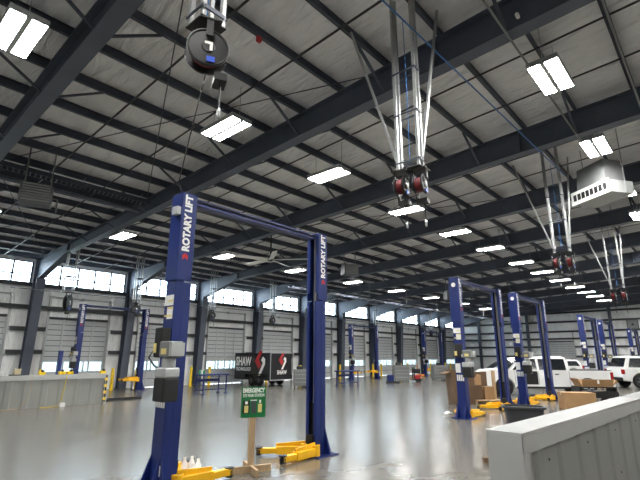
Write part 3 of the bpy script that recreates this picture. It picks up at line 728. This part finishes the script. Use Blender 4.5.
for b in (-1, 1): obj('wheel', MB().lathe([(.03, -.03), (.12, -.025), (.12, .025), (.03, .03)], (.1, b*.24, .12), (0, 1, 0), 16), M['black'], t)
t = thing('blue_stand', 'small blue stand with black base on the floor near middle cabinet', 'stand', (25.0, 16.3, 0), -.6)
obj('box', MB().box(-.25, .1, -.2, .2, .1, .5), M['blue'], t, bevel=.02); obj('base', MB().box(-.28, .45, -.22, .22, 0, .1), M['blackm'], t)
t = thing('orange_jack', 'orange floor jack standing by the far roll-up doors', 'jack', (34.5, 19.6, 0), .2)
obj('chassis', MB().box(-.6, .6, -.16, -.1, .05, .2).box(-.6, .6, .1, .16, .05, .2).box(-.6, -.4, -.16, .16, .05, .25), M['orange'], t); obj('handle', MB().tube([(-.45, 0, .2), (-.75, 0, 1.0)], .03, 8), M['orange'], t)
for a in (-.5, .5): obj('wheel', MB().lathe([(.02, -.2), (.08, -.2), (.08, .2), (.02, .2)], (a, 0, .08), (0, 1, 0), 12), M['black'], t)
for i, (x, y, a) in enumerate([(31.3, 18.2, .3), (32.2, 18.5, 1.1)]):
    o = obj('cardboard_scrap', MB().prism([(-.5, -.3), (.45, -.35), (.5, .2), (-.3, .35)], 0, .12, 2), M['card']); o.location = (x, y, 0); o.rotation_euler.z = a
    tag(o, ['flat cardboard piece on the floor right of equipment cart', 'farther flat cardboard piece by the orange jack'][i], 'cardboard')
kk = 0
for k in range(-1, 9):
    for s, xx in (('left', colx[k]+DX0-.22), ('right', colx[k]+DX1+.22)):
        if 17.0 < xx < 19.2: continue
        t = thing('bollard', 'yellow bollard at %s side of the %s roll-up door from the left' % (s, ORD[k+1]), 'bollard', (xx, WY-.75, 0), 0, 'yellow door bollards')
        obj('post', MB().lathe([(.075, 0), (.075, .98), (.05, 1.02), (.0, 1.03)], (0, 0, 0), (0, 0, 1), 14), M['byellow'], t, smooth=True)
        obj('base_flange', MB().lathe([(.14, 0), (.14, .015)], (0, 0, 0), (0, 0, 1), 14), M['byellow'], t)

# ------------------------------------------------------------------ cardboard, pallet, tub, cart on the right
t = thing('cardboard_box', 'tall worn brown cardboard box left of the second blue lift', 'box', (16.02, 7.5, 0), -.75)
a, h = .35, 1.13
obj('walls', MB().loft([[(-a, -a, 0), (a, -a, 0), (a, a, 0), (-a, a, 0)], [(-a-.05, -a-.03, .6), (a+.03, -a-.05, .6), (a, a, .6), (-a-.04, a, .6)], [(-a-.12, -a, h), (a, -a-.04, h-.12), (a-.02, a, h), (-a-.05, a, h+.05)], [(-a-.1, -a+.02, h), (a-.03, -a-.02, h-.12), (a-.04, a-.03, h), (-a-.03, a-.03, h+.05)], [(-a, -a+.03, .3), (a-.03, -a+.03, .3), (a-.03, a-.03, .3), (-a+.03, a-.03, .3)]]), M['cardd'], t)
obj('flap', MB().prism([(-a-.05, h-.01), (-a-.32, h-.1), (-a-.3, h-.13), (-a-.07, h-.05)], -a+.05, a-.05, 1), M['cardd'], t)
obj('flap', MB().prism([(-.5, h+.02), (.48, h-.1), (.3, h-.32), (-.3, h-.25)], -a-.06, -a-.05, 1), M['cardd'], t)
t = thing('pallet', 'wooden pallet holding cartons between the two middle lifts', 'pallet', (16.85, 7.0, 0), -.75)
for i in range(6): obj('deck_board', MB().box(-.55, .55, -.5+i*.18, -.4+i*.18, .11, .13), M['wood'], t)
for i in range(3): obj('stringer', MB().box(-.55+i*.51, -.47+i*.51, -.5, .5, 0, .11), M['wood'], t)
def carton(x, y, z, sx, sy, sz, rz, label, m='card'):
    t = thing('carton', label, 'box', (x, y, z), rz); obj('body', MB().box(-sx/2, sx/2, -sy/2, sy/2, 0, sz), M[m], t, bevel=.006)
    obj('tape', MB().box(-sx/2-.002, sx/2+.002, -.03, .03, sz-.08, sz+.002), M['beige'], t); return t
carton(16.6, 7.2, .13, .36, .36, .5, -.75, 'brown carton at left on the pallet, with another on top', 'cardd')
carton(16.6, 7.2, .633, .34, .34, .35, -.75, 'upper brown carton stacked on the left pallet carton', 'card')
carton(16.9, 6.87, .13, .36, .34, .45, -.75, 'front brown carton low on the pallet', 'card')
o = obj('plank', MB().box(-.06, .06, -.03, .03, 0, 1.0), M['wood']); o.location = (17.25, 6.75, .131); o.rotation_euler = (0, .0, -.7); tag(o, 'upright wooden plank on the pallet right of cartons', 'plank')
o = obj('plank', MB().box(-.04, .04, -.3, .3, 0, .95), M['cardd']); o.location = (17.2, 7.3, .131); o.rotation_euler = (0, 0, .8); tag(o, 'dark upright board on the pallet beside tall brown box', 'board')
t = thing('storage_tub', 'large dark grey plastic tub behind the low wall', 'tub', (11.4, 3.82, 0), -1.15)
def rr(a, b, z, n=28):
    return [(a*math.copysign(abs(math.cos(2*PI*k/n))**.5, math.cos(2*PI*k/n)), b*math.copysign(abs(math.sin(2*PI*k/n))**.5, math.sin(2*PI*k/n)), z) for k in range(n)]
obj('shell', MB().loft([rr(.36, .24, 0), rr(.44, .3, .5), rr(.41, .27, .5), rr(.34, .22, .05)]), M['tub'], t)
obj('rim', MB().loft([rr(.445, .305, .47), rr(.48, .34, .48), rr(.48, .34, .52), rr(.42, .28, .52), rr(.42, .28, .48)]), M['tub'], t)
carton(17.0, 3.98, 0, .95, .6, .52, -.95, 'large carton on the floor behind low wall and in front of pickup')
t = thing('platform_cart', 'black wheeled cart carrying opened cardboard beside the pickup rear', 'cart', (18.35, 3.72, 0), -.95)
obj('deck', MB().box(-.62, .62, -.35, .35, .3, .5), M['blackm'], t)
obj('shelf', MB().box(-.6, .6, -.33, .33, .62, .66).box(-.6, -.55, -.33, .33, .5, .62).box(.55, .6, -.33, .33, .5, .62), M['blackm'], t)
for a in (-.45, .45):
    for b in (-.3, .3): obj('wheel', MB().lathe([(.03, -.03), (.14, -.03), (.15, 0), (.14, .03), (.03, .03)], (a, b, .15), (0, 1, 0), 16).box(a-.03, a+.03, b-.03, b+.03, .15, .3), M['black'], t)
t = thing('opened_box', 'flattened open cardboard box lying on top of black cart', 'box', (18.35, 3.72, .66), -.95)
obj('tray', MB().box(-.5, .5, -.3, .3, 0, .02).prism([(-.5, .02), (-.48, .02), (-.6, .26), (-.63, .25)], -.3, .3, 1).prism([(.48, .02), (.5, .02), (.66, .2), (.63, .22)], -.3, .3, 1), M['card'], t)
obj('flap', MB().prism([(-.3, .02), (-.28, .02), (-.36, .24), (-.385, .235)], -.5, .5, 0), M['card'], t)
obj('flap', MB().prism([(.28, .02), (.3, .02), (.38, .2), (.355, .21)], -.5, .5, 0), M['card'], t)
obj('tape', MB().box(-.03, .03, -.392, -.386, .1, .22), M['paper'], t)
o = obj('paper_scrap', MB().prism([(-.12, -.06), (.1, -.1), (.14, .05), (0, .09), (-.1, .05)], 0, .02, 2).prism([(-.05, .02), (.12, .02), (.02, .06)], -.04, .04, 1), M['paper']); o.location = (13.0, 6.55, 0); tag(o, 'crumpled white paper scrap on floor left of second lift', 'paper')
tag(obj('floor_debris', MB().lathe([(.03, 0), (.04, .02), (.015, .03)], (14.75, 8.55, 0), (0, 0, 1), 8), M['black']), 'tiny dark bit lying on the open floor at centre', 'debris')
o = obj('wood_block', MB().box(-.12, .12, -.05, .05, 0, .08), M['cardd'], bevel=.004); o.location = (7.55, 3.12, 0); o.rotation_euler.z = -.8; tag(o, 'short dark wood block on floor left of right low wall', 'wood block')
tag(obj('wood_block', MB().box(6.2, 6.5, 1.95, 2.4, 0, .04), M['card'], bevel=.004), 'pale wood offcut on floor at foot of right low wall', 'wood block')

# ------------------------------------------------------------------ vehicles
def arch(cx, r, z, n=9): return [(cx-r*math.cos(PI*i/n), z+r*math.sin(PI*i/n)) for i in range(n+1)]
def wheel(t, x, y, r, wd, s):
    wl = obj('wheel', MB().lathe([(r*.6, -wd/2), (r*.92, -wd/2), (r, -wd/3), (r, wd/3), (r*.92, wd/2), (r*.6, wd/2)], (x, y, r), (0, 1, 0), 26), M['black'], t, smooth=True)
    mb = MB().lathe([(r*.64, 0), (r*.64, .02), (r*.55, .01), (.05, .0)], (x, y+s*wd*.42, r), (0, s, 0), 24)
    for i in range(6):
        a = 2*PI*i/6; mb.bar((x+.04*math.cos(a), y+s*wd*.5, r+.04*math.sin(a)), (x+r*.58*math.cos(a), y+s*wd*.5, r+r*.58*math.sin(a)), .05, .03, (0, 1, 0))
    obj('rim', mb, M['chrome'], wl)
def cabin(t, prof_low, prof_top, zl, zt, wl, wt, m, name='cab'):
    # loft from belt line to roof, x given front/rear
    (a0, a1), (b0, b1) = prof_low, prof_top; a, b = wl/2, wt/2
    zm = zt-.07
    r0 = [(a0, -a, zl), (a0, a, zl), (a1, a, zl), (a1, -a, zl)]
    f = (zm-zl)/(zt-zl); lx = lambda p, q: p+(q-p)*f
    r1 = [(lx(a0, b0), -(a+(b-a)*f), zm), (lx(a0, b0), a+(b-a)*f, zm), (lx(a1, b1), a+(b-a)*f, zm), (lx(a1, b1), -(a+(b-a)*f), zm)]
    r2 = [(b0-.12, -b+.08, zt), (b0-.12, b-.08, zt), (b1+.12, b-.08, zt), (b1+.12, -b+.08, zt)]
    return obj(name, MB().loft([r0, r1, r2]), m, t, bevel=.03)
def side_glass(t, pts, zl, zt, wl, wt, s, pad=.008):
    # quad on the sloping cabin side; pts = four (x, f) with f = 0..1 up the side
    vs = []
    for off in (0, .01):
        for x, f in pts:
            y = (wl/2+(wt/2-wl/2)*f)+pad*.2+off; vs.append((x, s*y, zl+(zt-zl)*f))
    n = len(pts); obj('side_window', MB().add(vs, [tuple(range(n)), tuple(range(n, 2*n))]+[(i, (i+1) % n, (i+1) % n+n, i+n) for i in range(n)]), M['carglass'], t)
def end_glass(t, x0, x1, z0, z1, hw0, hw1, dx, name):
    vs = [(x0, -hw0, z0), (x0, hw0, z0), (x1, hw1, z1), (x1, -hw1, z1)]; vs += [(x+dx, y, z+.004) for x, y, z in vs]
    obj(name, MB().add(vs, [(0, 1, 2, 3), (4, 5, 6, 7), (0, 1, 5, 4), (1, 2, 6, 5), (2, 3, 7, 6), (3, 0, 4, 7)]), M['carglass'], t)
# pickup: x forward, y to its left
t = thing('pickup_truck', 'white crew cab pickup truck behind the middle lifts', 'pickup truck', (21.85, 6.55, 0), math.atan2(.818, -.575))
hw = .9; wb = 1.68; r = .36
low = [(-2.75, .45), (-2.75, .62), (-2.68, 1.08), (-1.03, 1.08), (-1.0, 1.06), (1.3, 1.06), (1.45, 1.12), (2.3, 1.08), (2.52, .95), (2.55, .45)]
low += [(2.1, .4)]+[p for p in arch(wb, .43, .36)[::-1]]+[(1.2, .38), (-1.2, .38)]+[p for p in arch(-wb, .43, .36)[::-1]]+[(-2.15, .42)]
obj('body', MB().prism(low, -hw, hw, 1), M['carwhite'], t, bevel=.03)
obj('bed_liner', MB().box(-2.6, -1.1, -.75, .75, 1.075, 1.085), M['black'], t)
obj('bed_rail', MB().box(-2.68, -1.05, hw-.09, hw-.01, 1.08, 1.1).box(-2.68, -1.05, -hw+.01, -hw+.09, 1.08, 1.1).box(-2.69, -2.62, -hw+.05, hw-.05, 1.08, 1.1), M['blackm'], t)
cabin(t, (1.5, -1.05), (.8, -.95), 1.05, 1.66, 1.74, 1.42, M['carwhite'])
for s in (-1, 1):
    side_glass(t, [(1.3, .07), (.3, .07), (.3, .82), (.88, .82)], 1.05, 1.66, 1.74, 1.44, s)
    side_glass(t, [(.2, .07), (-.9, .07), (-.87, .82), (.2, .82)], 1.05, 1.66, 1.74, 1.44, s)
    obj('mirror', MB().box(1.0, 1.12, s*.9+(-.0 if s > 0 else -.2), s*.9+(.2 if s > 0 else 0), 1.06, 1.26), M['black'], t, bevel=.02)
    for x in (.26, -.98, 1.23): obj('door_seam', MB().box(x-.005, x+.005, s*(hw+.002)-.003, s*(hw+.002)+.003, .5, 1.04), M['black'], t)
    for x in (.38, -.48): obj('door_handle', MB().box(x-.08, x+.08, s*(hw+.012)-.012, s*(hw+.012)+.012, .9, .94), M['black'], t)
    obj('tail_light', MB().box(-2.725, -2.6, s*(hw-.03)-.04, s*(hw-.03)+.04, .72, 1.02), M['tlight'], t, bevel=.01)
    obj('head_light', MB().box(2.3, 2.53, s*.72-.15, s*.72+.15, .72, .86), M['chrome'], t, bevel=.02)
    obj('rocker', MB().box(-1.2, 1.2, s*(hw-.02)-.02, s*(hw-.02)+.025, .33, .42), M['black'], t)
    for x in (wb, -wb): wheel(t, x, s*(hw-.13), r, .25, s)
end_glass(t, 1.5, .92, 1.09, 1.6, .76, .66, .02, 'windshield'); end_glass(t, -1.05, -.97, 1.1, 1.55, .74, .68, -.02, 'rear_window')
obj('rear_bumper', MB().box(-2.93, -2.74, -hw+.02, hw-.02, .42, .6), M['chrome'], t, bevel=.03)
obj('front_bumper', MB().box(2.5, 2.66, -hw+.02, hw-.02, .38, .58), M['chrome'], t, bevel=.03)
obj('grille', MB().box(2.5, 2.57, -.5, .5, .6, .88), M['blackm'], t, bevel=.02)
# open front door
mb = MB(); mb.M = Matrix.Translation((1.2, hw+.01, 0)) @ Matrix.Rotation(.62, 4, 'Z')
mb.box(-.95, 0, 0, .07, .42, 1.05).bar((-.93, .03, 1.05), (-.88, .0, 1.58), .05, .04).bar((-.02, .03, 1.05), (-.45, -.0, 1.6), .05, .04).bar((-.88, 0, 1.58), (-.45, 0, 1.6), .05, .04)
dd = obj('open_door', mb, M['carwhite'], t)
mb = MB(); mb.M = Matrix.Translation((1.2, hw+.01, 0)) @ Matrix.Rotation(.62, 4, 'Z'); mb.box(-.88, -.06, -.02, 0, .5, 1.02); obj('door_card', mb, M['black'], dd)
obj('door_opening', MB().box(.3, 1.15, hw-.03, hw+.006, .5, 1.04), M['black'], t)  # darkness of the cab interior painted as a flat black panel

def simple_suv(loc, rz, label, m, name='suv', cat='car', L=4.6, H=1.72, hw=.9, wb=1.4, r=.36, belt=1.05, front=.9, rear=-1.95):
    t = thing(name, label, cat, loc, rz)
    h = L/2
    low = [(-h, .4), (-h-.02, .65), (-h+.06, belt), (front+.55, belt), (h-.3, belt-.1), (h, belt-.3), (h+.02, .4), (wb+.5, .36)]+arch(wb, r+.08, r)[::-1]+[(wb-.5, .34), (-wb+.5, .34)]+arch(-wb, r+.08, r)[::-1]+[(-wb-.5, .36)]
    obj('body', MB().prism(low, -hw, hw, 1), m, t, bevel=.05)
    cabin(t, (front+.5, rear-.2), (front-.2, rear+.1), belt-.02, H, hw*2-.06, hw*2-.4, m)
    W0, W1 = hw*2-.06, hw*2-.38
    for s in (-1, 1):
        side_glass(t, [(front+.3, .1), (.1, .1), (.1, .8), (front-.15, .8)], belt-.02, H, W0, W1, s)
        side_glass(t, [(.0, .1), (-.95, .1), (-.95, .8), (.0, .8)], belt-.02, H, W0, W1, s)
        side_glass(t, [(-1.05, .1), (rear, .1), (rear+.2, .8), (-1.05, .8)], belt-.02, H, W0, W1, s)
        for x in (wb, -wb): wheel(t, x, s*(hw-.12), r, .24, s)
        obj('tail_light', MB().box(-h-.02, -h+.12, s*(hw-.06)-.07, s*(hw-.06)+.065, .75, 1.0), M['tlight'], t, bevel=.01)
        obj('head_light', MB().box(h-.15, h+.02, s*.7-.14, s*.7+.14, .65, .76), M['chrome'], t, bevel=.02)
        obj('roof_rail', MB().bar((rear+.4, s*(hw-.26), H+.04), (front-.4, s*(hw-.26), H+.04), .03, .03).box(rear+.4, rear+.45, s*(hw-.26)-.015, s*(hw-.26)+.015, H-.02, H+.04).box(front-.45, front-.4, s*(hw-.26)-.015, s*(hw-.26)+.015, H-.02, H+.04), M['blackm'], t)
    end_glass(t, front+.5, front-.1, belt+.06, H-.1, hw-.18, hw-.28, .02, 'windshield'); end_glass(t, rear-.18, rear+.06, belt+.08, H-.12, hw-.15, hw-.25, -.02, 'rear_window')
    obj('bumper', MB().box(-h-.08, -h+.05, -hw+.05, hw-.05, .4, .58).box(h-.05, h+.08, -hw+.05, hw-.05, .38, .55), M['blackm'], t, bevel=.03); return t
# rear at left, driving off to the right of the frame
a = math.atan2(-.8, .6)
simple_suv((31.0+.6*1.4, 4.35-.8*1.4, 0), a, 'white SUV at right frame edge beyond the pickup tailgate', M['carwhite'])
simple_suv((28.85, 10.0, 0), math.atan2(.8, -.6)+.0, 'silver car partly hidden behind the hood of the white pickup', M['carsilver'], 'car', H=1.45, belt=.92, L=4.4)
simple_suv((40.5, 11.1, 0), math.atan2(.8, -.6)+.0, 'white car seen over the bed of the white pickup', M['carwhite'], 'car', H=1.45, belt=.92, L=4.4)
# exhaust fan on the back wall
t = thing('wall_fan', 'grey square ventilation fan high on the back wall at right', 'fan', (XE-.2, 6.2, 4.55))
obj('frame', MB().box(-.05, .05, -.45, -.38, -.45, .45).box(-.05, .05, .38, .45, -.45, .45).box(-.05, .05, -.45, .45, .38, .45).box(-.05, .05, -.45, .45, -.45, -.38), M['louver'], t)
obj('louvers', MB().box(.0, .03, -.38, .38, -.38, .38), M['grey'], t)
obj('hub', MB().lathe([(.1, 0), (.1, .06)], (0, 0, 0), (-1, 0, 0), 14), M['blackm'], t)
